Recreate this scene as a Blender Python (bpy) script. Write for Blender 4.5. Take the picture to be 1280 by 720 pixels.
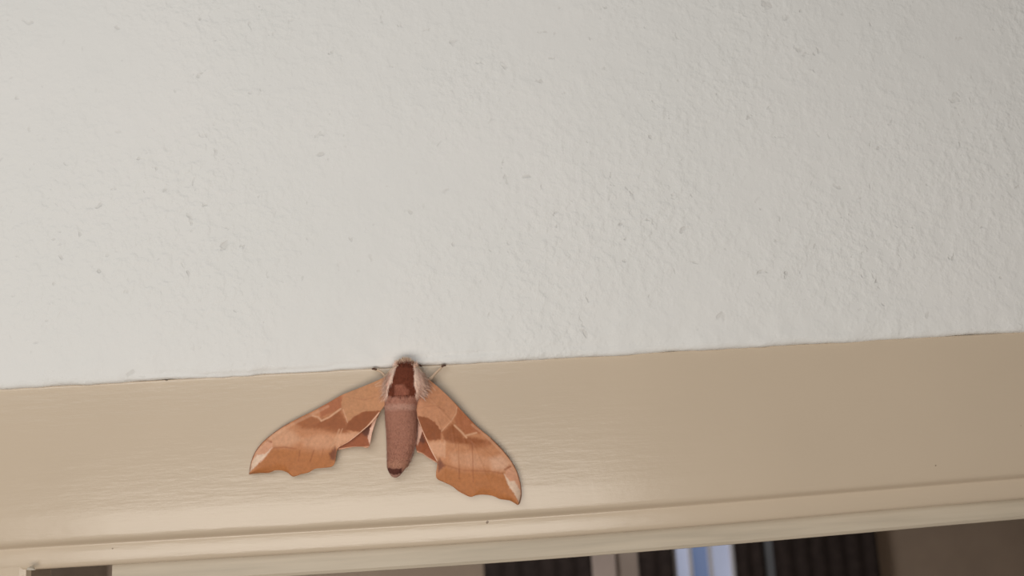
import bpy, bmesh, math, random
import numpy as np
from mathutils import Vector, Matrix, noise

random.seed(4)
rng = np.random.default_rng(7)
for o in list(bpy.data.objects):
    bpy.data.objects.remove(o)
S = bpy.context.scene
COL = S.collection

# ------------------------------------------------------------------ camera
F_PX = 1000.0                                   # focal length in pixels of a 1280 wide frame
PITCH, YAW, ROLL = math.radians(8.0), math.radians(4.25), math.radians(-3.4)
CAM = Vector((0.0, -0.28, 2.03))                # the lintel is about two metres above the floor
fw = Vector((math.sin(YAW) * math.cos(PITCH), math.cos(YAW) * math.cos(PITCH), math.sin(PITCH)))
rt0 = Vector((math.cos(YAW), -math.sin(YAW), 0))
up0 = rt0.cross(fw)
rt = rt0 * math.cos(ROLL) + up0 * math.sin(ROLL)
up = rt.cross(fw)
cam_data = bpy.data.cameras.new('camera')
cam_data.sensor_width = 36.0
cam_data.lens = 36.0 * F_PX / 1280.0
cam_data.clip_start = 0.01
cam_data.dof.use_dof = True
cam_data.dof.focus_distance = 0.275
cam_data.dof.aperture_fstop = 13.0
cam = bpy.data.objects.new('camera', cam_data)
COL.objects.link(cam)
cam.matrix_world = Matrix(((rt.x, up.x, -fw.x, CAM.x), (rt.y, up.y, -fw.y, CAM.y),
                           (rt.z, up.z, -fw.z, CAM.z), (0, 0, 0, 1)))
S.camera = cam

# ------------------------------------------------------------------ light
world = bpy.data.worlds.new('world')
S.world = world
world.use_nodes = True
world.node_tree.nodes['Background'].inputs[0].default_value = (1.0, 0.90, 0.77, 1)
world.node_tree.nodes['Background'].inputs[1].default_value = 0.045

def area(name, loc, target, sx, sy, power, col):
    l = bpy.data.lights.new(name, 'AREA')
    l.shape = 'RECTANGLE'; l.size = sx; l.size_y = sy; l.energy = power; l.color = col
    o = bpy.data.objects.new(name, l); COL.objects.link(o)
    o.location = loc
    o.rotation_euler = (Vector(target) - Vector(loc)).to_track_quat('-Z', 'Y').to_euler()
    return o
area('side_window_daylight', (-0.20, -0.54, 2.27), (-0.05, 0, 2.02), 0.6, 0.34, 1.55, (0.96, 0.985, 1.0))
area('low_window_daylight', (-0.13, -0.68, 1.73), (-0.04, 0, 2.03), 0.66, 0.36, 3.15, (1.0, 0.93, 0.85))
area('far_room_fill', (-1.15, 0.85, 1.45), (1.6, 2.4, 1.4), 1.0, 1.2, 31.0, (1.0, 0.96, 0.92))  # added unseen fill that lifts the dark room beyond

S.view_settings.view_transform = 'Standard'
S.view_settings.look = 'None'
S.view_settings.gamma = 1.0
S.view_settings.use_curve_mapping = False
S.view_settings.exposure = 0.05

# ------------------------------------------------------------------ helpers
def at(px, py, Y=0.0):
    """point on the plane y = Y (parallel to the wall) for a measured photo position"""
    d = rt * ((px - 640) / F_PX) - up * ((py - 360) / F_PX) + fw
    return CAM + d * ((Y - CAM.y) / d.y)

def lin(c):
    return tuple((v / 255 / 12.92) if v / 255 <= 0.04045 else ((v / 255 + 0.055) / 1.055) ** 2.4 for v in c)

def tag(o, label=None, cat=None, group=None, kind=None):
    if label: o['label'] = label
    if cat: o['category'] = cat
    if group: o['group'] = group
    if kind: o['kind'] = kind
    return o

def mesh_obj(name, verts, faces, mat=None, parent=None, smooth=False):
    me = bpy.data.meshes.new(name)
    me.from_pydata([tuple(v) for v in verts], [], [tuple(f) for f in faces])
    bm = bmesh.new(); bm.from_mesh(me)
    bmesh.ops.recalc_face_normals(bm, faces=bm.faces)
    bm.to_mesh(me); bm.free()
    if smooth: me.polygons.foreach_set('use_smooth', [True] * len(me.polygons))
    o = bpy.data.objects.new(name, me); COL.objects.link(o)
    if mat: me.materials.append(mat)
    if parent: o.parent = parent
    return o

class MB:
    def __init__(s): s.v = []; s.f = []
    def box(s, a, b):
        n = len(s.v)
        for x in (a[0], b[0]):
            for y in (a[1], b[1]):
                for z in (a[2], b[2]): s.v.append((x, y, z))
        for q in ((0, 1, 3, 2), (4, 6, 7, 5), (0, 4, 5, 1), (2, 3, 7, 6), (0, 2, 6, 4), (1, 5, 7, 3)):
            s.f.append([n + i for i in q])
        return s
    def build(s, name, mat, parent=None, smooth=False, bevel=0):
        o = mesh_obj(name, s.v, s.f, mat, parent, smooth)
        if bevel:
            m = o.modifiers.new('bevel', 'BEVEL'); m.width = bevel; m.segments = 2
        return o

def material(name, col, rough=0.6, spec=0.5):
    m = bpy.data.materials.new(name); m.use_nodes = True
    nt = m.node_tree; b = nt.nodes['Principled BSDF']
    b.inputs['Base Color'].default_value = (*col, 1)
    b.inputs['Roughness'].default_value = rough
    b.inputs['Specular IOR Level'].default_value = spec
    return m, nt, b

def noise_node(nt, scale, detail=4, rough=0.55, vec_scale=None, dist=0.0):
    tc = nt.nodes.new('ShaderNodeTexCoord')
    mp = nt.nodes.new('ShaderNodeMapping')
    if vec_scale: mp.inputs['Scale'].default_value = vec_scale
    nt.links.new(tc.outputs['Object'], mp.inputs['Vector'])
    n = nt.nodes.new('ShaderNodeTexNoise')
    n.inputs['Scale'].default_value = scale
    n.inputs['Detail'].default_value = detail
    n.inputs['Roughness'].default_value = rough
    n.inputs['Distortion'].default_value = dist
    nt.links.new(mp.outputs[0], n.inputs['Vector'])
    return n

def ramp(nt, src, stops):
    r = nt.nodes.new('ShaderNodeValToRGB')
    el = r.color_ramp.elements
    while len(el) < len(stops): el.new(0.5)
    for e, (p, c) in zip(el, stops):
        e.position = p; e.color = (*c, 1)
    nt.links.new(src, r.inputs[0])
    return r

def math_node(nt, op, a, b=None):
    n = nt.nodes.new('ShaderNodeMath'); n.operation = op
    for i, v in enumerate((a, b)):
        if v is None: continue
        if hasattr(v, 'links'): nt.links.new(v, n.inputs[i])
        else: n.inputs[i].default_value = v
    return n.outputs[0]

def bump(nt, b, height, strength, dist):
    n = nt.nodes.new('ShaderNodeBump')
    n.inputs['Strength'].default_value = strength
    n.inputs['Distance'].default_value = dist
    nt.links.new(height, n.inputs['Height'])
    nt.links.new(n.outputs[0], b.inputs['Normal'])
    return n

# ------------------------------------------------------------------ materials
PLASTER, nt, b = material('painted_plaster', (0.80, 0.785, 0.755), 0.75, 0.25)
big = noise_node(nt, 9.0, 3, 0.5)
cr = ramp(nt, big.outputs[0], [(0.3, (0.775, 0.765, 0.735)), (0.7, (0.81, 0.79, 0.76))])
pit = noise_node(nt, 230.0, 2, 0.5, None, 0.4)           # sparse pits and scuffs
pr = ramp(nt, pit.outputs[0], [(0.235, (1, 1, 1)), (0.31, (0, 0, 0))])
mx = nt.nodes.new('ShaderNodeMix'); mx.data_type = 'RGBA'
nt.links.new(math_node(nt, 'MULTIPLY', pr.outputs[0], 0.26), mx.inputs[0])
nt.links.new(cr.outputs[0], mx.inputs[6]); mx.inputs[7].default_value = (0.48, 0.45, 0.41, 1)
nt.links.new(mx.outputs[2], b.inputs['Base Color'])
n1 = noise_node(nt, 340.0, 2, 0.5)
n1r = ramp(nt, n1.outputs[0], [(0.42, (0, 0, 0)), (0.75, (1, 1, 1))])
n2 = noise_node(nt, 130.0, 3, 0.5)
h = math_node(nt, 'ADD', math_node(nt, 'MULTIPLY', n1r.outputs[0], 0.5), math_node(nt, 'MULTIPLY', n2.outputs[0], 0.7))
h = math_node(nt, 'SUBTRACT', h, math_node(nt, 'MULTIPLY', pr.outputs[0], 0.5))
mod = noise_node(nt, 16.0, 2, 0.5)
md = ramp(nt, mod.outputs[0], [(0.35, (0.25, 0.25, 0.25)), (0.65, (1, 1, 1))])
h = math_node(nt, 'MULTIPLY', h, md.outputs[0])
bump(nt, b, h, 0.58, 0.0010)

TRIM, nt, b = material('cream_gloss_paint', (0.56, 0.475, 0.345), 0.22, 0.6)
big = noise_node(nt, 14.0, 3, 0.5)
cr = ramp(nt, big.outputs[0], [(0.3, (0.60, 0.487, 0.365)), (0.7, (0.63, 0.512, 0.384))])
spk = noise_node(nt, 330.0, 0, 0.5)                      # fly specks and nicks in the paint
sr = ramp(nt, spk.outputs[0], [(0.105, (1, 1, 1)), (0.12, (0, 0, 0))])
mx = nt.nodes.new('ShaderNodeMix'); mx.data_type = 'RGBA'
nt.links.new(math_node(nt, 'MULTIPLY', sr.outputs[0], 0.7), mx.inputs[0])
nt.links.new(cr.outputs[0], mx.inputs[6]); mx.inputs[7].default_value = (0.12, 0.07, 0.04, 1)
nt.links.new(mx.outputs[2], b.inputs['Base Color'])
br = noise_node(nt, 1.0, 4, 0.6, (55, 260, 420))         # brush strokes along the timber
wv = noise_node(nt, 60.0, 2, 0.5)
lm = noise_node(nt, 420.0, 3, 0.6)
h = math_node(nt, 'ADD', br.outputs[0], math_node(nt, 'MULTIPLY', wv.outputs[0], 0.8))
h = math_node(nt, 'ADD', h, math_node(nt, 'MULTIPLY', lm.outputs[0], 0.3))
bump(nt, b, h, 0.2, 0.0005)

FRAME, nt, b = material('weathered_frame_paint', (0.50, 0.435, 0.335), 0.5, 0.4)
st = noise_node(nt, 1.0, 5, 0.6, (14, 60, 260))
cr = ramp(nt, st.outputs[0], [(0.3, (0.48, 0.41, 0.315)), (0.55, (0.57, 0.485, 0.375)), (0.75, (0.60, 0.52, 0.41))])
nt.links.new(cr.outputs[0], b.inputs['Base Color'])
bump(nt, b, st.outputs[0], 0.3, 0.0004)

def plain(name, col, rough=0.7, var=0.12, scale=5.0, vs=None):
    m, nt, b = material(name, col, rough, 0.3)
    n = noise_node(nt, scale, 4, 0.55, vs)
    r = ramp(nt, n.outputs[0], [(0.25, tuple(c * (1 - var) for c in col)), (0.75, tuple(c * (1 + var) for c in col))])
    nt.links.new(r.outputs[0], b.inputs['Base Color'])
    bump(nt, b, n.outputs[0], 0.15, 0.002)
    return m
ROOMWALL = plain('brown_room_wall', (0.46, 0.36, 0.28), 0.8)
ROOMSIDE = plain('pale_room_wall', (0.5, 0.45, 0.4), 0.8)
FLOOR = plain('brown_floor', (0.16, 0.10, 0.065), 0.5, 0.25, 1.0, (2, 14, 2))
CURTAIN = plain('dark_curtain_cloth', (0.045, 0.033, 0.03), 0.9, 0.3, 30)
POST = plain('pale_post_paint', (0.62, 0.52, 0.47), 0.6)
POST2 = plain('taupe_post_paint', (0.48, 0.40, 0.35), 0.6)
WFRAME = plain('bluish_white_frame', (0.80, 0.80, 0.86), 0.5, 0.05)
def glow(name, col, s):
    m, nt, b = material(name, (0.1, 0.1, 0.12), 0.2)
    n = noise_node(nt, 6.0, 2)
    r = ramp(nt, n.outputs[0], [(0.3, tuple(c * 0.85 for c in col)), (0.7, col)])
    nt.links.new(r.outputs[0], b.inputs['Emission Color'])
    b.inputs['Emission Strength'].default_value = s
    return m
PANE = glow('daylit_window_glass', (0.14, 0.20, 0.36), 0.7)
PANE2 = glow('bright_window_glass', (0.40, 0.43, 0.56), 0.75)

def vcol_mat(name, rough, sheen, nscale, bstr, spec=0.3):
    m, nt, b = material(name, (0.5, 0.3, 0.2), rough, spec)
    a = nt.nodes.new('ShaderNodeVertexColor'); a.layer_name = 'marking'
    n = noise_node(nt, nscale, 4, 0.6)
    r = ramp(nt, n.outputs[0], [(0.25, (0.86, 0.86, 0.86)), (0.75, (1.12, 1.12, 1.12))])
    mx = nt.nodes.new('ShaderNodeMix'); mx.data_type = 'RGBA'; mx.blend_type = 'MULTIPLY'
    mx.inputs[0].default_value = 1
    nt.links.new(a.outputs[0], mx.inputs[6]); nt.links.new(r.outputs[0], mx.inputs[7])
    nt.links.new(mx.outputs[2], b.inputs['Base Color'])
    b.inputs['Sheen Weight'].default_value = sheen
    b.inputs['Sheen Roughness'].default_value = 0.4
    bump(nt, b, n.outputs[0], bstr, 0.0002)
    return m
WING = vcol_mat('moth_wing_scales', 0.55, 0.05, 900, 0.4)
FUR = vcol_mat('moth_body_fur', 0.85, 0.1, 1500, 0.6, 0.1)
LEG, nt, b = material('moth_leg_scales', lin((205, 178, 152)), 0.7, 0.2)
n = noise_node(nt, 1200, 2); bump(nt, b, n.outputs[0], 0.3, 0.0001)
CLAW, nt, b = material('moth_claw', lin((96, 70, 58)), 0.6, 0.2)
n = noise_node(nt, 1200, 2); bump(nt, b, n.outputs[0], 0.3, 0.0001)

# ------------------------------------------------------------------ levels measured on the wall plane
Z_B = at(640, 450.5).z            # plaster meets the casing
Z_G = at(640, 639.5).z            # centre of the groove in the casing
Z_C = at(640, 671.0).z            # bottom of the casing
Z_S = at(640, 697.0, 0.004).z     # bottom of the inner frame's rail
X_L = at(26, 712).x               # inner edge of the left leg of the casing
X_R = X_L + 0.80
W_CAS = Z_B - Z_C                 # casing width
X_F = at(135, 706, 0.004).x       # outer edge of the inner frame
def lens_bow(x, w):                    # bends lip, casing and rail to imitate the camera lens's barrel distortion
    return -0.0020 * w * math.exp(-((x - 0.03) / 0.15) ** 2)

# ------------------------------------------------------------------ front wall: plaster with a rounded, lumpy lower lip
def ns(x, z, s, k=0.0):
    return noise.noise(Vector((x * s, z * s, k)))
xs = sorted(set([round(v, 5) for v in np.concatenate([np.linspace(-1.2, -0.24, 13), np.arange(-0.24, 0.34, 0.0016), np.linspace(0.34, 3.2, 20)])]))
PL = -0.0019
prof = [(0.0000, 0.0060), (0.0000, 0.0003), (0.0002, -0.0004), (0.0005, -0.0009), (0.0010, -0.0013), (0.0017, -0.00155), (0.0027, -0.0017)]
rows = [(dz, y) for dz, y in prof]
dz = 0.0036
while dz < 0.20:
    rows.append((dz, PL + 0.0003 * math.exp(-(dz - 0.003) / 0.002))); dz += 0.0005 if dz < 0.009 else 0.0017
for dz in (0.23, 0.28, 0.36, 0.47): rows.append((dz, PL))
V = []; Fc = []
for dz, y in rows:
    for x in xs:
        z = Z_B + lens_bow(x, 0.15) + dz
        if -0.26 < x < 0.36 and dz < 0.22:
            lump = 0.00016 * ns(x, z, 130) + 0.00016 * ns(x, z, 55, 3) + 0.0005 * ns(x, z, 9, 5)
            near = math.exp(-dz / 0.010)
            lump += near * (0.0005 * ns(x, z, 60, 8) + 0.0006 * ns(x, z, 160, 9))
            # hairline crack just above the lower edge
            ck = 0.0022 + 0.0012 * math.sin(x * 38 + 1) + 0.0007 * ns(x, 0, 70, 6)
            on = max(0.0, min(1.0, (x + 0.115) / 0.01)) * max(0.0, min(1.0, (0.02 - x) / 0.02))
            lump -= on * 0.0006 * math.exp(-((dz - ck) / 0.00045) ** 2)
            d = 0 if y > 0.003 else lump
            edge = 0.00055 * ns(x, 0, 45, 2) + 0.00022 * ns(x, 0, 190, 4)
            V.append((x, y - d, z + edge * near))
        else:
            V.append((x, y, z))
nx = len(xs)
for j in range(len(rows) - 1):
    for i in range(nx - 1):
        a = j * nx + i
        Fc.append((a, a + 1, a + nx + 1, a + nx))
# solid back and the wall on both sides of the doorway
n_grid = len(Fc)
mb = MB(); mb.v = V; mb.f = Fc
zt = Z_B + rows[-1][0]
mb.box((-1.2, 0.006, Z_B + 0.001), (3.2, 0.14, zt))
mb.box((-1.2, PL, 0), (X_L - W_CAS, 0.14, Z_B + 0.001))
mb.box((X_R + W_CAS, PL, 0), (3.2, 0.14, Z_B + 0.001))
wall = mb.build('wall_front', PLASTER, None, True)
wall.data.polygons.foreach_set('use_smooth', [i < n_grid for i in range(len(wall.data.polygons))])
tag(wall, 'white lumpy plaster wall above the doorway', kind='structure')

# ------------------------------------------------------------------ door casing: moulded profile (t = 0 outer edge, 1 inner edge)
g = (Z_B - Z_G)                                    # distance to groove centre
CP = [(0.0000, 0.004), (0.0000, 0.0003), (0.0003, 0.0), (0.0008, 0.0), (g * 0.4, 0.0), (g - 0.0100, 0.0), (g - 0.0090, 0.00005), (g - 0.0070, 0.00022), (g - 0.0045, 0.0005), (g - 0.0026, 0.00075), (g - 0.0015, 0.0010),
      (g - 0.0009, 0.0013), (g - 0.0004, 0.0018), (g + 0.0000, 0.0023), (g + 0.0004, 0.0030), (g + 0.0008, 0.0034), (g + 0.0012, 0.0034),
      (g + 0.0017, 0.0033), (g + 0.0045, 0.0036), (g + 0.0062, 0.0038), (W_CAS - 0.0012, 0.0041),
      (W_CAS - 0.0006, 0.0044), (W_CAS - 0.0002, 0.0054), (W_CAS, 0.0070), (W_CAS, 0.024)]
def sweep(name, path_fn, N, parent=None):
    """sweep the casing profile; path_fn(i, d, y) gives a point"""
    V = []; Fc = []; m = len(CP)
    for i in range(N):
        for d, y in CP: V.append(path_fn(i, d, y))
    for i in range(N - 1):
        for j in range(m - 1):
            Fc.append((i * m + j, (i + 1) * m + j, (i + 1) * m + j + 1, i * m + j + 1))
    o = mesh_obj(name, V, Fc, TRIM, parent, True)
    return o
NH = 260
def head_pt(i, d, y):
    t = i / (NH - 1)
    x = (X_L - d if False else 0)
    xl = X_L - W_CAS; xr = X_R + W_CAS
    x = xl + (xr - xl) * t
    wob = 0.00012 * ns(x, d, 40, 1) + 0.0002 * ns(x, d, 12, 4)
    return (x, y + wob, Z_B - d + lens_bow(x, d / g))
head = sweep('trim_1', head_pt, NH)
tag(head, 'cream painted head casing of the doorway with a grooved moulding', kind='structure')
for x0, x1, nme in ((X_L - W_CAS, X_L, 'trim_2'), (X_R, X_R + W_CAS, 'trim_3')):
    tag(MB().box((x0, 0.0040, 0), (x1, 0.022, Z_C + 0.005)).build(nme, TRIM, bevel=0.0025),
        'cream painted upright casing beside the doorway', kind='structure')

# inner frame set back behind the casing: top rail and stiles with a bead
fr = tag(bpy.data.objects.new('door_1', None), 'cream painted inner door frame behind the casing', kind='structure')
COL.objects.link(fr); fr.location = (0, 0, 0)
X_FR = X_R - (X_F - X_L)
def rail():
    V = []; Fc = []
    pr = [(Z_C + 0.004, 0.036), (Z_C + 0.004, 0.0075), (Z_S + 0.0015, 0.0070), (Z_S + 0.0004, 0.0076), (Z_S, 0.0090), (Z_S, 0.036)]
    N = 120
    for i in range(N):
        x = X_F + (X_FR - X_F) * i / (N - 1)
        for z, y in pr: V.append((x, y + 0.0002 * ns(x, z, 20), z + lens_bow(x, 1.2)))
    m = len(pr)
    for i in range(N - 1):
        for j in range(m):
            k = (j + 1) % m
            Fc.append((i * m + j, (i + 1) * m + j, (i + 1) * m + k, i * m + k))
    Fc.append(tuple(range(m))); Fc.append(tuple(range((N - 1) * m, N * m)))
    return mesh_obj('rail', V, Fc, FRAME, fr)
rail()
WS = at(178, 710).x - at(135, 710).x
for x0, sgn in ((X_F, 1), (X_FR, -1)):
    a, bq = sorted((x0, x0 + sgn * WS))
    MB().box((a, 0.0072, 0), (bq, 0.034, Z_S - 0.0002)).build('stile', FRAME, fr, bevel=0.0006)
    a, bq = sorted((x0 + sgn * (WS + 0.0002), x0 + sgn * (WS + 0.0026)))
    MB().box((a, 0.0056, 0), (bq, 0.03, Z_S - 0.0002)).build('bead', FRAME, fr, bevel=0.0008)
    a, bq = sorted((x0 + sgn * (WS + 0.0028), x0 + sgn * (WS + 0.012)))
    MB().box((a, 0.0105, 0), (bq, 0.03, Z_S - 0.0002)).build('stop', FRAME, fr, bevel=0.0006)

# paint flake stuck under the casing in the corner
pf = at(44, 708.5, 0.004)
FLK = material('paint_flake', (0.75, 0.7, 0.6), 0.6)[0]
o = mesh_obj('paint_flake', [(pf.x - 0.0012, 0.001, pf.z - 0.0003), (pf.x - 0.0003, 0.0, pf.z + 0.0006), (pf.x + 0.0007, 0.001, pf.z),
     (pf.x + 0.0012, 0.002, pf.z - 0.0007), (pf.x - 0.0004, 0.0015, pf.z - 0.0006), (pf.x, 0.003, pf.z + 0.0008)],
     [(0, 4, 1), (1, 4, 2), (4, 3, 2), (0, 1, 5), (1, 2, 5), (2, 3, 5), (3, 4, 5), (4, 0, 5)], FLK)
tag(o, 'tiny pale paint flake hanging under the casing corner', 'paint flake')

# ------------------------------------------------------------------ the room beyond
YB = 2.6
RX0, RX1, RZ = -1.2, 3.2, 2.48
tag(MB().box((RX0, YB, 0), (RX1, YB + 0.1, RZ)).build('wall_back', ROOMWALL), 'brown grey far wall of the room beyond', kind='structure')
tag(MB().box((RX0 - 0.1, 0.14, 0), (RX0, YB + 0.1, RZ)).build('wall_left', ROOMSIDE), 'left wall of the room beyond', kind='structure')
tag(MB().box((RX1, 0.14, 0), (RX1 + 0.1, YB + 0.1, RZ)).build('wall_right', ROOMSIDE), 'right wall of the room beyond', kind='structure')
tag(MB().box((RX0 - 0.1, -1.6, -0.1), (RX1 + 0.1, YB + 0.1, 0)).build('floor', FLOOR), 'brown floor running through the doorway', kind='structure')
tag(MB().box((RX0 - 0.1, 0.006, RZ), (RX1 + 0.1, YB + 0.1, RZ + 0.08)).build('ceiling', ROOMSIDE), 'ceiling of the room beyond', kind='structure')

def X(px, Y): return at(px, 700, Y).x
def curtain(a, b_, z0, z1, label, folds):
    Y = YB - 0.07; x0, x1 = X(a, Y), X(b_, Y)
    V = []; Fc = []; n = folds * 10
    for k, off in enumerate((0, 0.006)):
        for j in range(9):
            z = z0 + (z1 - z0) * j / 8
            for i in range(n + 1):
                t = i / n
                V.append((x0 + (x1 - x0) * t, Y + off + 0.004 * math.sin(t * folds * 2 * math.pi + 0.3 * math.sin(j)), z))
    w = n + 1; L = 9 * w
    for j in range(8):
        for i in range(n):
            a_ = j * w + i
            Fc.append((a_, a_ + 1, a_ + w + 1, a_ + w)); Fc.append((L + a_, L + a_ + w, L + a_ + w + 1, L + a_ + 1))
    for i in range(n):
        Fc.append((i, L + i, L + i + 1, i + 1)); q = 8 * w + i; Fc.append((q, q + 1, L + q + 1, L + q))
    for j in range(8):
        q = j * w; Fc.append((q, q + w, L + q + w, L + q)); q += n; Fc.append((q, L + q, L + q + w, q + w))
    o = mesh_obj('curtain', V, Fc, CURTAIN, None, True)
    return tag(o, label, 'curtain', 'dark curtains on the far wall')
curtain(604, 739, 0.012, 2.15, 'wide dark curtain between bare brown wall and the pale post', 6)
curtain(798, 841, 0.012, 2.15, 'narrow dark curtain between the pale post and the blue window', 2)
curtain(919, 955, 0.012, 2.15, 'narrow dark curtain between the blue window and the thin grey strip', 2)
curtain(968, 1098, 0.012, 2.15, 'wide dark curtain between the thin grey strip and brown wall', 6)
post = bpy.data.objects.new('trim_4', None); COL.objects.link(post); post.location = (0, 0, 0)
tag(post, 'pale stepped wooden post between two dark curtains', kind='structure')
MB().box((X(740, YB - 0.08), YB - 0.08, 0.0), (X(770, YB - 0.08), YB - 0.0005, 2.2)).build('post_board', POST, post, bevel=0.004)
MB().box((X(770, YB - 0.06), YB - 0.06, 0.0), (X(798, YB - 0.06), YB - 0.0005, 2.2)).build('post_step', POST2, post, bevel=0.004)
# thin strip
tag(MB().box((X(955, YB - 0.05), YB - 0.06, 0.0), (X(967, YB - 0.05), YB - 0.0005, 2.2)).build('trim_5', plain('grey_blue_strip', (0.22, 0.235, 0.26), 0.6), bevel=0.003),
    'thin grey blue upright strip between two dark curtains', kind='structure')
# window
win = bpy.data.objects.new('window_1', None); COL.objects.link(win); win.location = (0, 0, 0)
tag(win, 'narrow window with a pale bluish frame and blue pane', kind='structure')
wz0, wz1 = 0.55, 2.10
yw = YB - 0.05
a0, a1, a2, a3 = X(841, yw), X(864, yw), X(889, yw), X(919, yw)
MB().box((a0, yw, wz0), (a0 + 0.014, YB - 0.0005, wz1)).box((a3 - 0.014, yw, wz0), (a3, YB - 0.0005, wz1)) \
    .box((a0, yw, wz1), (a3, YB - 0.0005, wz1 + 0.05)).box((a0, yw - 0.02, wz0 - 0.04), (a3, YB - 0.0005, wz0)).build('window_frame', WFRAME, win, bevel=0.003)
MB().box((a1 - 0.006, yw + 0.005, wz0), (a1 + 0.006, YB - 0.0005, wz1)).build('mullion', WFRAME, win)
MB().box((a2 - 0.006, yw + 0.005, wz0), (a2 + 0.006, YB - 0.0005, wz1)).build('mullion', WFRAME, win)
for p, q, m in ((a0 + 0.014, a1 - 0.006, PANE2), (a1 + 0.006, a2 - 0.006, PANE), (a2 + 0.006, a3 - 0.014, PANE2)):
    MB().box((p, yw + 0.025, wz0), (q, yw + 0.031, wz1)).build('pane', m, win)

# ------------------------------------------------------------------ the moth
ILL = 0.87
def C(r, g_, b_): return np.array(lin((r, g_, b_))) / ILL
def sd_poly(P, poly):
    """signed distance (negative inside) of points P (n,2) to a polygon"""
    poly = np.array(poly, float); n = len(poly)
    d = np.full(len(P), 1e9); inside = np.zeros(len(P), bool)
    for i in range(n):
        a, b_ = poly[i], poly[(i + 1) % n]
        e = b_ - a; w = P - a
        t = np.clip((w @ e) / (e @ e + 1e-9), 0, 1)
        d = np.minimum(d, np.hypot(*(w - t[:, None] * e).T))
        cond = (a[1] > P[:, 1]) != (b_[1] > P[:, 1])
        xi = (b_[0] - a[0]) * (P[:, 1] - a[1]) / (b_[1] - a[1] + 1e-12) + a[0]
        inside ^= cond & (P[:, 0] < xi)
    return np.where(inside, -d, d)
def d_line(P, pts):
    d = np.full(len(P), 1e9); pts = np.array(pts, float)
    for a, b_ in zip(pts[:-1], pts[1:]):
        e = b_ - a; w = P - a
        t = np.clip((w @ e) / (e @ e + 1e-9), 0, 1)
        d = np.minimum(d, np.hypot(*(w - t[:, None] * e).T))
    return d
def sstep(x): x = np.clip(x, 0, 1); return x * x * (3 - 2 * x)
def paint(P, base, layers):
    col = np.tile(C(*base), (len(P), 1))
    jit = np.array([[noise.noise(Vector((x * 0.35, y * 0.35, 1))), noise.noise(Vector((x * 0.35, y * 0.35, 9)))] for x, y in P])
    Q = P + jit * 0.9
    for L in layers:
        if L[0] == 'p': m = sstep(0.5 - sd_poly(Q, L[1]) / (2 * L[3])) * L[4]
        else: m = sstep(1.0 - (d_line(P, L[1]) - L[3] * 0.3) / (L[3] * 0.9)) * L[4]
        col = col * (1 - m[:, None]) + C(*L[2]) * m[:, None]
    return col
def set_cols(o, cols):
    at_ = o.data.color_attributes.new('marking', 'FLOAT_COLOR', 'POINT')
    at_.data.foreach_set('color', np.concatenate([cols, np.ones((len(cols), 1))], 1).astype(np.float32).ravel())

def resample(pts, n, smooth=True):
    pts = np.array(pts, float)
    if smooth:                                   # Catmull-Rom
        out = []
        ext = np.vstack([2 * pts[0] - pts[1], pts, 2 * pts[-1] - pts[-2]])
        for i in range(1, len(ext) - 2):
            p0, p1, p2, p3 = ext[i - 1:i + 3]
            for t in np.linspace(0, 1, 12, endpoint=False):
                out.append(0.5 * (2 * p1 + (p2 - p0) * t + (2 * p0 - 5 * p1 + 4 * p2 - p3) * t * t + (3 * p1 - p0 - 3 * p2 + p3) * t ** 3))
        out.append(ext[-2]); pts = np.array(out)
    s = np.concatenate([[0], np.cumsum(np.hypot(*np.diff(pts, axis=0).T))])
    q = np.linspace(0, s[-1], n)
    return np.stack([np.interp(q, s, pts[:, k]) for k in (0, 1)], 1)

MC = at(497, 524)                                # the moth's place on the casing
moth = bpy.data.objects.new('moth', None); COL.objects.link(moth)
moth.location = (MC.x, 0, MC.z)
tag(moth, 'brown hawk moth with spread scalloped wings resting on the cream casing', 'moth')
def loc(px, py, hgt):
    """moth space: hgt metres out from the casing face"""
    p = at(px, py, -hgt); return (p.x - MC.x, -hgt, p.z - MC.z)

AX_TOP, AX_BOT = np.array([508., 452.]), np.array([493., 597.])
def wing_height(P, lift):
    d = d_line(P, [AX_TOP, AX_BOT])
    return lift + 0.0042 * np.exp(-(np.maximum(d - 14, 0) / 42) ** 1.2)

def wing(name, lead, trail, base, layers, veins, nu, nv, lift, mat, label=None, camber=0.0016):
    Lc, Tc = resample(lead, nu), resample(trail, nu)
    v = np.linspace(0, 1, nv)
    G = Lc[:, None, :] * (1 - v)[None, :, None] + Tc[:, None, :] * v[None, :, None]
    P = G.reshape(-1, 2)
    hgt = wing_height(P, lift).reshape(nu, nv)
    hgt = hgt + camber * np.sin(np.pi * np.clip(v, 0, 1))[None, :] * np.linspace(0.4, 1, nu)[:, None]
    hgt = hgt.ravel()
    for pts in veins: hgt = hgt + 0.00006 * np.exp(-(d_line(P, pts) / 1.3) ** 2)
    hgt = hgt + np.array([0.00018 * noise.noise(Vector((x * 0.09, y * 0.09, 3))) for x, y in P])
    verts = [loc(x, y, h_) for (x, y), h_ in zip(P, hgt)]
    faces = [(i * nv + j, (i + 1) * nv + j, (i + 1) * nv + j + 1, i * nv + j + 1) for i in range(nu - 1) for j in range(nv - 1)]
    o = mesh_obj(name, verts, faces, mat, moth, True)
    set_cols(o, paint(P, base, layers))
    if label: o['label'] = label
    m = o.modifiers.new('thickness', 'SOLIDIFY'); m.thickness = 0.00016; m.offset = 0
    return o

ORANGE, PINK, DARK, MID, BASAL, PALE, APEX = (174, 110, 64), (203, 151, 117), (148, 86, 50), (156, 94, 56), (185, 131, 93), (208, 158, 124), (222, 192, 168)
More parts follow.
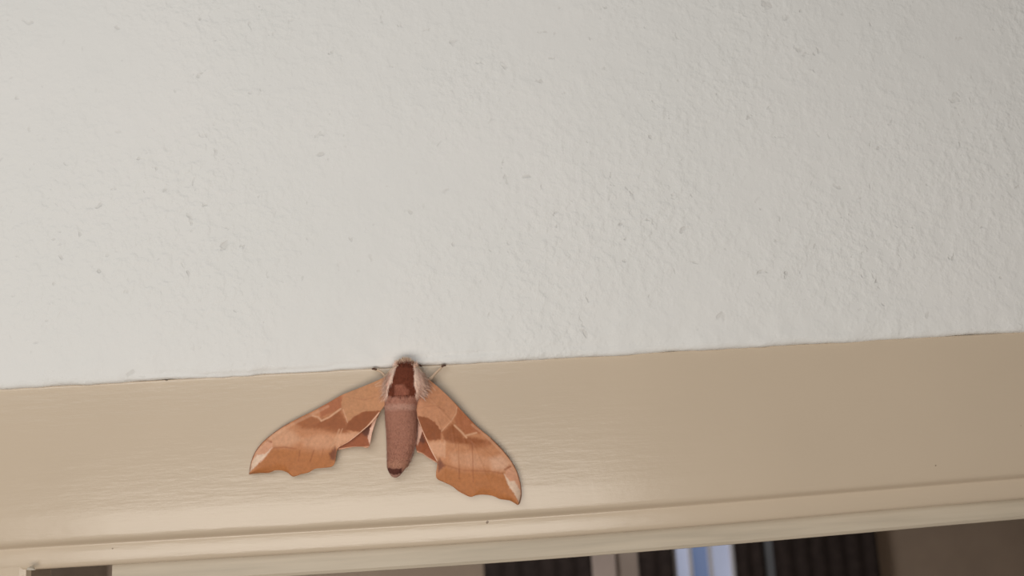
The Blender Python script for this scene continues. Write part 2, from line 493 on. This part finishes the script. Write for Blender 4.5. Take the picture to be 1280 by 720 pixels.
# left forewing
l_lead = [(482, 471), (474.7, 474.4), (456.7, 482), (440, 488.6), (426, 494.4), (409.4, 504.0), (390, 514.4), (370.6, 524), (353.9, 533), (340, 542.8), (327.5, 553.6), (319, 565), (314.2, 577), (311.4, 592.5)]
l_trail = [(488, 500), (483, 504), (476, 513.5), (467.8, 525.5), (454, 538), (437, 551.5), (423.3, 559.5), (420.5, 567.5), (418.5, 578.6), (414.5, 583.3), (404, 585), (394, 586), (385.8, 590.5), (376, 592.8), (366.4, 595.6), (359.4, 590.5), (352.5, 588), (344, 588), (336, 590.8), (326, 591), (318, 591.8), (311.6, 593)]
l_layers = [
    ('p', [(312, 592), (340, 560), (352, 559), (370, 561), (387, 564), (400, 566), (418, 563), (421, 575), (418, 590), (380, 602), (340, 602), (312, 600)], ORANGE, 6, 1),
    ('p', [(335, 545), (350, 534), (365, 538), (378, 550), (362, 558), (342, 558)], PINK, 5, 0.95),
    ('p', [(378, 548), (400, 543), (425, 545), (430, 552), (415, 560), (395, 560), (380, 557)], (202, 148, 114), 4, 0.8),
    ('p', [(366, 527), (385, 518), (400, 524), (420, 520), (430, 525), (437, 543), (420, 541), (400, 537), (378, 536)], MID, 3.5, 0.95),
    ('p', [(427, 493), (412.5, 501.5), (398, 510), (401, 522), (423, 513), (427, 511), (427.5, 500.7)], (166, 100, 66), 2.2, 0.95),
    ('p', [(405, 525), (426, 512.5), (434, 528), (433, 538.6), (423, 538.6), (407, 534), (391, 533)], DARK, 3, 0.95),
    ('p', [(434, 528), (445, 518.8), (456, 513.5), (476, 513), (467, 525), (456, 535), (450.4, 540), (439.6, 539), (432.4, 537)], (140, 78, 42), 1.6, 1),
    ('p', [(439.6, 541), (450, 541), (437, 551), (418, 561), (423, 543)], (210, 156, 122), 2.5, 0.85),
    ('p', [(482, 470), (452, 481), (436, 488), (427.3, 499.8), (427.3, 510.6), (430.6, 518.8), (434, 527.4), (443, 519.7), (456, 514), (474, 513.2), (481, 509), (490, 501), (489, 481)], BASAL, 0.9, 1),
    ('l', [(401.7, 526), (411.6, 521.5), (426, 511)], PALE, 1.4, 0.9),
    ('l', [(401.7, 526), (398, 521.5), (391, 519.7)], PALE, 1.4, 0.8),
    ('l', [(429, 512), (434.5, 528)], (212, 160, 128), 0.9, 0.6),
    ('l', [(424, 537), (416, 557)], PALE, 1.6, 0.5), ('l', [(428, 536), (420, 556)], PALE, 1.0, 0.5),
    ('l', [(474, 516), (459.5, 533), (450.4, 541), (436, 552.5), (423, 560)], (222, 176, 148), 1.2, 0.9),
    ('p', [(418.8, 558.5), (411.5, 567), (413, 574), (418.5, 576), (422, 566)], (122, 70, 48), 2.2, 0.9),
    ('l', [(392, 564), (388, 576)], (148, 88, 52), 1.2, 0.6), ('l', [(375, 563), (373, 576)], (148, 88, 52), 1.2, 0.5),
    ('l', [(404, 562), (402, 572)], (148, 88, 52), 1.0, 0.4),
    ('l', [(342, 560), (356, 559), (370, 561)], (150, 88, 54), 1.4, 0.5),
    ('p', [(312, 590), (315, 574), (321, 562.5), (335, 551), (340.6, 553.8), (341, 560), (330, 574), (325, 577.5)], (206, 152, 122), 1.2, 0.9),
    ('p', [(312.5, 590), (316, 576), (321, 569), (331, 567.5), (340, 560), (330, 573), (325, 577.5), (319, 584)], APEX, 1.3, 1),
    ('l', [(335, 550.5), (339, 552.5)], (160, 100, 70), 1.6, 0.8),
    ('l', [(320, 567), (329, 556), (342, 545.5), (356, 536), (372, 527), (392, 517.5), (410, 508)], (214, 166, 134), 2.2, 0.35),
    ('l', [(311.4, 592.5), (314.2, 577), (319, 565), (327.5, 553.6), (340, 542.8), (353.9, 533), (362, 528.5)], (128, 84, 62), 0.9, 0.85),
    ('l', [(480, 481), (470, 483)], (222, 190, 168), 1.0, 0.3), ('l', [(476, 477), (469, 481)], (222, 190, 168), 1.0, 0.3),
    ('l', [(441, 497), (455, 500), (470, 496)], (168, 112, 80), 1.2, 0.45),
    ('l', [(312, 593), (326, 591.3), (344, 588.3), (359.4, 590.8), (366.4, 595.9), (385.8, 590.8), (404, 585.3), (415, 583.5)], (150, 90, 52), 0.9, 0.7),
]
l_veins = [[(470, 492), (426, 511), (401, 526), (345, 548)], [(455, 510), (424, 537), (404, 585)], [(426, 515), (376, 592)], [(412, 520), (352, 588)], [(440, 520), (418, 576)]]
wing('forewing', l_lead, l_trail, (188, 128, 90), l_layers, l_veins, 300, 110, 0.0022, WING)
# right forewing
r_lead = [(530, 470), (537.5, 475.5), (552.8, 488.2), (569.4, 504.6), (583.3, 519.8), (597.2, 533.9), (613.9, 548.0), (627.8, 562), (638.9, 576), (646, 589), (650.3, 603), (651.8, 616.7), (650.4, 627), (648.5, 630.5)]
r_trail = [(518, 500), (519.5, 508), (520.5, 519), (525, 531), (532, 548.6), (538.9, 563.9), (546, 577), (546.2, 583.3), (545, 591.7), (546.3, 598.4), (555.6, 603), (565.3, 607.8), (572.8, 613.7), (580.6, 618), (588.3, 621), (595.8, 618.8), (605.6, 618.2), (616.7, 620), (625, 623.6), (637.5, 625.6), (646, 630.4), (648.3, 630.7)]
r_layers = [
    ('p', [(652, 632), (637, 608), (630, 593), (615, 590), (592, 589), (570, 588), (555, 582), (547, 590), (540, 602), (570, 630), (600, 635), (640, 640)], ORANGE, 6, 1),
    ('p', [(611, 573), (627, 569), (638, 578), (632, 588), (615, 587)], (212, 164, 134), 4.5, 0.95),
    ('p', [(562, 566), (590, 566), (611, 573), (612, 583), (590, 584), (565, 580)], (202, 148, 114), 4, 0.75),
    ('p', [(587, 551), (608, 549), (620, 552), (608, 559), (587, 561)], (164, 102, 66), 3.2, 0.9),
    ('p', [(570, 506), (578, 514), (595.6, 530), (608, 543), (592, 541), (582, 543), (571, 532.5), (567, 525), (571, 515)], (168, 103, 68), 2.2, 0.95),
    ('p', [(552, 540), (566, 528.6), (580, 546), (595.6, 547), (607, 552), (588, 556), (568, 554), (556, 551)], DARK, 3, 0.95),
    ('p', [(520, 520), (533, 521), (543, 527), (552, 538), (551, 549), (537, 551), (531.4, 547), (525.6, 533)], (140, 78, 42), 1.6, 1),
    ('p', [(533, 553), (549, 552), (557, 553), (556, 571), (547, 571), (540, 566)], (210, 156, 122), 2.5, 0.85),
    ('p', [(515, 519), (516, 497), (524, 472), (532, 470), (547, 482), (563, 497), (570.7, 508), (570, 517), (564.5, 525.7), (552, 539), (543, 526.7), (533, 521)], (191, 133, 98), 0.9, 1),
    ('l', [(571, 509), (570, 517), (564.5, 525.7), (552, 539)], (214, 162, 128), 0.9, 0.6),
    ('l', [(568, 531.6), (577, 540), (583, 547)], PALE, 1.4, 0.9), ('l', [(582, 544.5), (588, 543), (595.6, 541)], PALE, 1.4, 0.85),
    ('l', [(521, 521), (527.5, 538), (535, 555), (541, 566.5), (546, 576)], (222, 176, 148), 1.2, 0.9),
    ('l', [(556, 551), (556, 572)], PALE, 1.3, 0.5), ('l', [(550, 551), (551, 570)], PALE, 1.0, 0.4),
    ('p', [(550, 573), (556.5, 582), (548, 590), (546.5, 577)], (122, 70, 48), 2.2, 0.9),
    ('l', [(574, 587), (574, 598)], (148, 88, 52), 1.3, 0.6), ('l', [(590, 552), (591, 575), (591.5, 602)], (150, 90, 56), 1.0, 0.5),
    ('l', [(573, 554), (574, 590)], (160, 98, 62), 0.9, 0.4), ('l', [(555, 581), (580, 588), (612, 589), (628, 592)], (158, 96, 60), 1.3, 0.45),
    ('p', [(651, 627), (651, 613), (647, 593), (640, 583), (633, 587), (631, 593), (637, 607), (643, 615), (648, 627)], (208, 152, 122), 1.2, 0.9),
    ('p', [(630, 592), (637, 602), (643, 601), (650, 613), (651, 628), (649, 628), (643, 617), (637, 610)], APEX, 1.3, 1),
    ('l', [(631, 587), (638, 583)], (160, 100, 70), 1.6, 0.7),
    ('l', [(590, 531), (604, 542), (617, 554.5), (630, 568), (640, 581.5), (645, 592)], (214, 166, 134), 2.0, 0.35),
    ('l', [(613.9, 548), (627.8, 562), (638.9, 576), (646, 589), (650.3, 603), (651.8, 616.7), (648.5, 630.5)], (128, 84, 62), 0.9, 0.85),
    ('l', [(537, 480), (544, 488)], (224, 192, 170), 1.0, 0.3), ('l', [(534, 484), (540, 491)], (224, 192, 170), 1.0, 0.3),
    ('l', [(530, 508), (545, 507), (556, 514)], (168, 112, 80), 1.2, 0.45),
    ('l', [(546.3, 598.4), (565.3, 607.8), (588.3, 621), (605.6, 618.4), (625, 623.8), (646, 630.4)], (150, 90, 52), 0.9, 0.7),
]
r_veins = [[(535, 495), (568, 531), (584, 547), (640, 590)], [(545, 520), (556, 551), (556, 603)], [(565, 535), (574, 590), (573, 613)], [(580, 545), (592, 602), (595, 618)], [(590, 550), (618, 620)]]
wing('forewing', r_lead, r_trail, (189, 129, 91), r_layers, r_veins, 300, 110, 0.0022, WING)
# hindwings: only the inner corner shows below each forewing
hl = [('p', [(461, 531), (452, 540), (455, 545), (462, 546), (464, 534)], (84, 46, 34), 2.5, 0.85),  # first patch: dark brown, deepening the forewing's shade in the colour
      ('p', [(471, 520), (464.5, 530), (459.5, 547), (462.5, 556), (470, 540)], (222, 178, 156), 0.9, 1),
      ('l', [(422, 561.5), (441.4, 559), (456.7, 559), (461, 558.5)], (222, 172, 142), 1.1, 0.8)]
wing('hindwing', [(476, 500), (455, 512), (430, 530), (412, 548), (408, 560)], [(480, 506), (471, 524), (465.5, 540), (461.2, 558.6), (452, 558.4), (441.4, 558.8), (430, 561.0), (421, 563), (410, 563)],
     (150, 84, 52), hl, [], 120, 40, 0.0008, WING, 'rust brown hindwing corner below the left forewing', 0.0004)
hr = [('p', [(527, 540), (532, 552), (529, 555), (524, 552)], (90, 50, 36), 2.2, 0.85),  # first patch again colours in shade beneath the forewing
      ('p', [(519, 520), (526, 533), (528, 538), (522, 557), (518, 552)], (222, 178, 156), 0.9, 1),
      ('l', [(521.7, 564.5), (527.8, 567), (534.7, 572), (545, 578)], (222, 172, 142), 1.1, 0.8)]
wing('hindwing', [(523, 498), (540, 515), (552, 535), (560, 560), (562, 575)], [(517, 508), (517, 525), (519, 545), (521, 563.9), (527.8, 566.9), (534.7, 572), (545, 578), (553, 583), (561, 584)],
     (150, 84, 52), hr, [], 120, 40, 0.0008, WING, 'rust brown hindwing corner below the right forewing', 0.0004)

# body: head, thorax and abdomen as one surface
ST = np.array([  # y, left, right, bottom height, top height (mm)
    (450.8, 505.5, 509, 3.5, 4.3), (452.5, 500, 514, 2.4, 6.0), (455, 496, 518, 1.6, 7.4), (459, 492, 522, 1.0, 8.8), (464, 487.5, 526.5, 0.6, 9.6),
    (470, 484, 530.5, 0.4, 10.4), (478, 481, 533, 0.3, 11.0), (486, 480, 531.5, 0.3, 11.0), (494, 480, 527.5, 0.3, 10.7), (502, 480.5, 523, 0.3, 10.2),
    (510, 480.5, 521.5, 0.3, 9.8), (520, 481, 522, 0.3, 9.6), (535, 482, 522.3, 0.2, 9.2), (550, 483, 521.3, 0.2, 8.6), (562, 483.4, 518.2, 0.2, 7.8),
    (573, 483.6, 514.5, 0.2, 6.9), (581, 483.8, 510.5, 0.3, 6.1), (587, 484.5, 506, 0.5, 5.4), (592, 487, 502, 0.9, 4.6), (595.5, 489.8, 498.5, 1.5, 3.8), (597, 492.5, 495.5, 2.0, 3.2)])
ny, na = 190, 88
yy = np.interp(np.linspace(0, 1, ny), np.linspace(0, 1, 60), 450.8 + (597 - 450.8) * (0.5 - 0.5 * np.cos(np.linspace(0, np.pi, 60))) * 1.0)
def cr1(xq, xp, fp):                              # smooth 1-D interpolation
    mslope = np.gradient(fp, xp)
    i = np.clip(np.searchsorted(xp, xq) - 1, 0, len(xp) - 2)
    hh = xp[i + 1] - xp[i]; t = (xq - xp[i]) / hh
    return (2 * t**3 - 3 * t**2 + 1) * fp[i] + (t**3 - 2 * t**2 + t) * hh * mslope[i] + (-2 * t**3 + 3 * t**2) * fp[i + 1] + (t**3 - t**2) * hh * mslope[i + 1]
lf, rg, hb, ht = [cr1(yy, ST[:, 0], ST[:, k]) for k in (1, 2, 3, 4)]
DARKPATCH = [(496.7, 455.8), (502, 454.2), (510, 453.8), (515.6, 455.8), (518, 462), (517.8, 481), (520.4, 489), (517.6, 495), (492, 495.5), (484.6, 495), (484.5, 488), (489.4, 478), (493.3, 464.4)]
th = np.linspace(0, 2 * np.pi, na, endpoint=False)
PB = np.zeros((ny, na, 2)); HB = np.zeros((ny, na))
for i in range(ny):
    cx, hw = (lf[i] + rg[i]) / 2, (rg[i] - lf[i]) / 2
    ch, hh = (ht[i] + hb[i]) / 2, (ht[i] - hb[i]) / 2
    PB[i, :, 0] = cx + hw * np.sign(np.cos(th)) * np.abs(np.cos(th)) ** 0.9
    PB[i, :, 1] = yy[i]
    HB[i] = ch + hh * np.sin(th)
Pf = PB.reshape(-1, 2); Hf = HB.ravel().copy()
topside = np.repeat((np.sin(th) > -0.15)[None, :], ny, 0).ravel()
Hf += topside * (-0.55) * sstep(0.5 - sd_poly(Pf, DARKPATCH) / 3.0) * (Pf[:, 1] > 452)       # sunken dark back between pale ridges
Hf += topside * 0.5 * sstep(0.5 - sd_poly(Pf, [(494, 482), (503, 480), (511, 488), (510, 494), (502, 496), (494, 494)]) / 3.0)
Hf += topside * (-0.5) * np.exp(-((Pf[:, 1] - 496) / 1.3) ** 2) + topside * (-0.35) * np.exp(-((Pf[:, 1] - 513) / 2.0) ** 2)
seg = np.where((Pf[:, 1] > 515) & (Pf[:, 1] < 588), np.cos((Pf[:, 1] - 515) / 9.5 * 2 * np.pi), 0)
Hf += topside * 0.035 * seg
Hf += np.array([0.16 * noise.noise(Vector((x * 0.45, y * 0.2, 2))) for x, y in Pf])
verts = [loc(x, y, h_ / 1000) for (x, y), h_ in zip(Pf, Hf)]
faces = [(i * na + j, (i + 1) * na + j, (i + 1) * na + (j + 1) % na, i * na + (j + 1) % na) for i in range(ny - 1) for j in range(na)]
faces += [tuple(range(na)), tuple(range((ny - 1) * na, ny * na))]
body = mesh_obj('body', verts, faces, FUR, moth, True)
body['label'] = 'pinkish brown furry body with a dark chestnut back'
PALEF = (222, 192, 174)
b_layers = [
    ('p', [(470, 440), (540, 440), (540, 490), (526, 500), (519, 500), (519, 495), (485, 495), (482, 502), (470, 490)], PALEF, 1.5, 1),
    ('l', [(498, 453), (507, 450.5), (516, 453)], (204, 178, 152), 2.6, 0.9),
    ('p', [(485, 494), (519, 494), (522, 507), (482, 508)], (166, 116, 98), 1.5, 1),
    ('l', [(481, 509.5), (500, 508.5), (522, 509)], (186, 146, 130), 5.0, 0.6),
    ('p', DARKPATCH, (106, 56, 40), 0.9, 1),
    ('p', [(493, 481), (504, 480), (512, 488), (511, 493), (502, 495.5), (493, 494.4)], (146, 90, 72), 1.5, 1),
    ('l', [(491, 495.5), (500, 494.6), (511, 495.5)], (92, 54, 44), 1.0, 0.8),
    ('l', [(523, 463), (526, 478), (524, 495)], (196, 152, 136), 1.6, 0.6), ('l', [(488, 468), (484, 482)], (200, 156, 140), 1.4, 0.5),
    ('l', [(523, 535), (521.5, 550), (517, 566), (511, 580)], (206, 168, 154), 1.8, 0.9),
    ('l', [(482, 535), (483, 560), (483.5, 580)], (186, 146, 128), 1.2, 0.6),
    ('p', [(480, 575), (515, 575), (510, 586), (482, 585)], (172, 126, 104), 3, 0.8),
    ('p', [(480, 590), (510, 588), (505, 600), (485, 600)], (160, 120, 106), 1.5, 1),
    ('p', [(484, 584.2), (492, 586.0), (502.5, 585.4), (502, 591.5), (494, 593.6), (486, 591.8)], (88, 52, 44), 0.9, 1),
]
for k in range(7):
    y0 = 519.5 + k * 9.5
    b_layers.append(('l', [(480, y0 - 1), (500, y0 + 1), (524, y0 - 1)], (148, 102, 84), 1.2, 0.35))
set_cols(body, paint(Pf, (160, 112, 94), b_layers))

# fur: fine tapering hairs standing off the body (too many to count)
def hairs(name, n, ysel, length, flat, col_fn, out=0.0):
    V = []; Fc = []; cols = []
    cnt = 0
    while cnt < n:
        i = rng.integers(2, ny - 2); j = rng.integers(0, na)
        if not ysel(yy[i], th[j]): continue
        k = i * na + j
        p = Vector(verts[k])
        nrm = body.data.vertices[k].normal.copy()
        dn = Vector((0, 0, -1))                   # hairs lie back along the body
        d = (nrm * (0.16 + 0.30 * rng.random()) * flat + dn * (0.9 if yy[i] > 459 else -0.1) + Vector((math.copysign(out, math.cos(th[j])), 0, 0)) + Vector(rng.normal(0, 0.22, 3))).normalized()
        L = length * (0.6 + 0.7 * rng.random()) * (1.0 if yy[i] < 500 else 0.34)
        side = d.cross(nrm)
        if side.length < 1e-4: continue
        side = side.normalized() * 0.00007
        a = p - nrm * 0.0001; m_ = p + d * L * 0.55 + nrm * 0.0001; e = p + d * L
        q = len(V)
        V += [a - side, a + side, m_ - side * 0.7, m_ + side * 0.7, e]
        Fc += [(q, q + 1, q + 3, q + 2), (q + 2, q + 3, q + 4)]
        c = col_fn(k); cols += [c] * 5; cnt += 1
    me = bpy.data.meshes.new(name); me.from_pydata(V, [], Fc)
    o = bpy.data.objects.new(name, me); COL.objects.link(o); o.parent = body
    me.materials.append(FUR); set_cols(o, np.array(cols)); o['kind'] = 'stuff'
    return o
bcol = paint(Pf, (160, 112, 94), b_layers)
hairs('fur', 5200, lambda y, t: math.sin(t) > -0.3 and y < 584, 0.0014, 0.7, lambda k: bcol[k] * (0.95 + 0.3 * rng.random()) )

hairs('shoulder_fur', 700, lambda y, t: 464 < y < 496 and abs(math.cos(t)) > 0.82 and math.sin(t) > -0.2, 0.0026, 0.5,
      lambda k: C(*PALEF) * (0.8 + 0.3 * rng.random()), 0.75)

# legs and antennae
def tube(name, pts, radii, mat, parent, sides=10, label=None):
    pts = [Vector(p) for p in pts]; V = []; Fc = []
    for i, p in enumerate(pts):
        d = (pts[min(i + 1, len(pts) - 1)] - pts[max(i - 1, 0)]).normalized()
        u = d.cross(Vector((0, 1, 0.01))).normalized(); w = d.cross(u)
        for k in range(sides):
            a = 2 * math.pi * k / sides
            V.append(p + (u * math.cos(a) + w * math.sin(a)) * radii[i])
    for i in range(len(pts) - 1):
        for k in range(sides):
            k2 = (k + 1) % sides
            Fc.append((i * sides + k, i * sides + k2, (i + 1) * sides + k2, (i + 1) * sides + k))
    Fc.append(tuple(range(sides))); Fc.append(tuple(range((len(pts) - 1) * sides, len(pts) * sides)))
    o = mesh_obj(name, V, Fc, mat, parent, True)
    if label: o['label'] = label
    return o
def limb(name, P3, R, mat, tip=None):
    q = resample([(p[0], p[1]) for p in P3], 16); hq = np.interp(np.linspace(0, 1, 16), np.linspace(0, 1, len(P3)), [p[2] for p in P3])
    rq = np.interp(np.linspace(0, 1, 16), np.linspace(0, 1, len(R)), R)
    o = tube(name, [loc(x, y, h_ / 1000) for (x, y), h_ in zip(q, hq)], [r / 1000 for r in rq], mat, moth)
    if tip:
        tube('claw', [loc(*t[:2], t[2] / 1000) for t in tip], [0.00032, 0.00042, 0.00025, 0.00008][:len(tip)], CLAW, o)
    return o
limb('leg', [(524, 482, 4.0), (532, 477, 3.6), (537, 474.5, 3.2), (545, 466, 2.8), (550, 461, 2.6), (553.5, 457.5, 2.5)], [0.7, 0.75, 0.66, 0.5, 0.38, 0.3], LEG,
     [(552, 458.8, 2.6), (554.5, 456.6, 2.6), (557.5, 456.6, 2.45)])
limb('leg', [(488, 480, 4.0), (483, 473, 3.4), (479, 467.5, 3.0), (475, 464, 2.8), (470, 462, 2.6)], [0.7, 0.62, 0.5, 0.38, 0.3], LEG,
     [(471, 462.2, 2.7), (468, 461, 2.7), (465, 461.2, 2.45)])
limb('leg', [(515, 460, 4.5), (520, 457.5, 4.0), (524, 456.5, 3.2)], [0.45, 0.35, 0.28], LEG, [(522.5, 456.4, 3.4), (525, 456.8, 3.0), (526.8, 457.8, 2.6)])
limb('antenna', [(514, 455.5, 7), (521, 458.5, 5.8), (528, 465.5, 4.8), (533, 472, 4.2), (537, 477, 3.8)], [0.28, 0.33, 0.33, 0.28, 0.15], LEG)
limb('antenna', [(498, 456.5, 7), (490.5, 461, 5.8), (484, 467.5, 4.8), (479.5, 473, 4.2), (476, 477, 3.8)], [0.28, 0.33, 0.33, 0.28, 0.15], LEG)
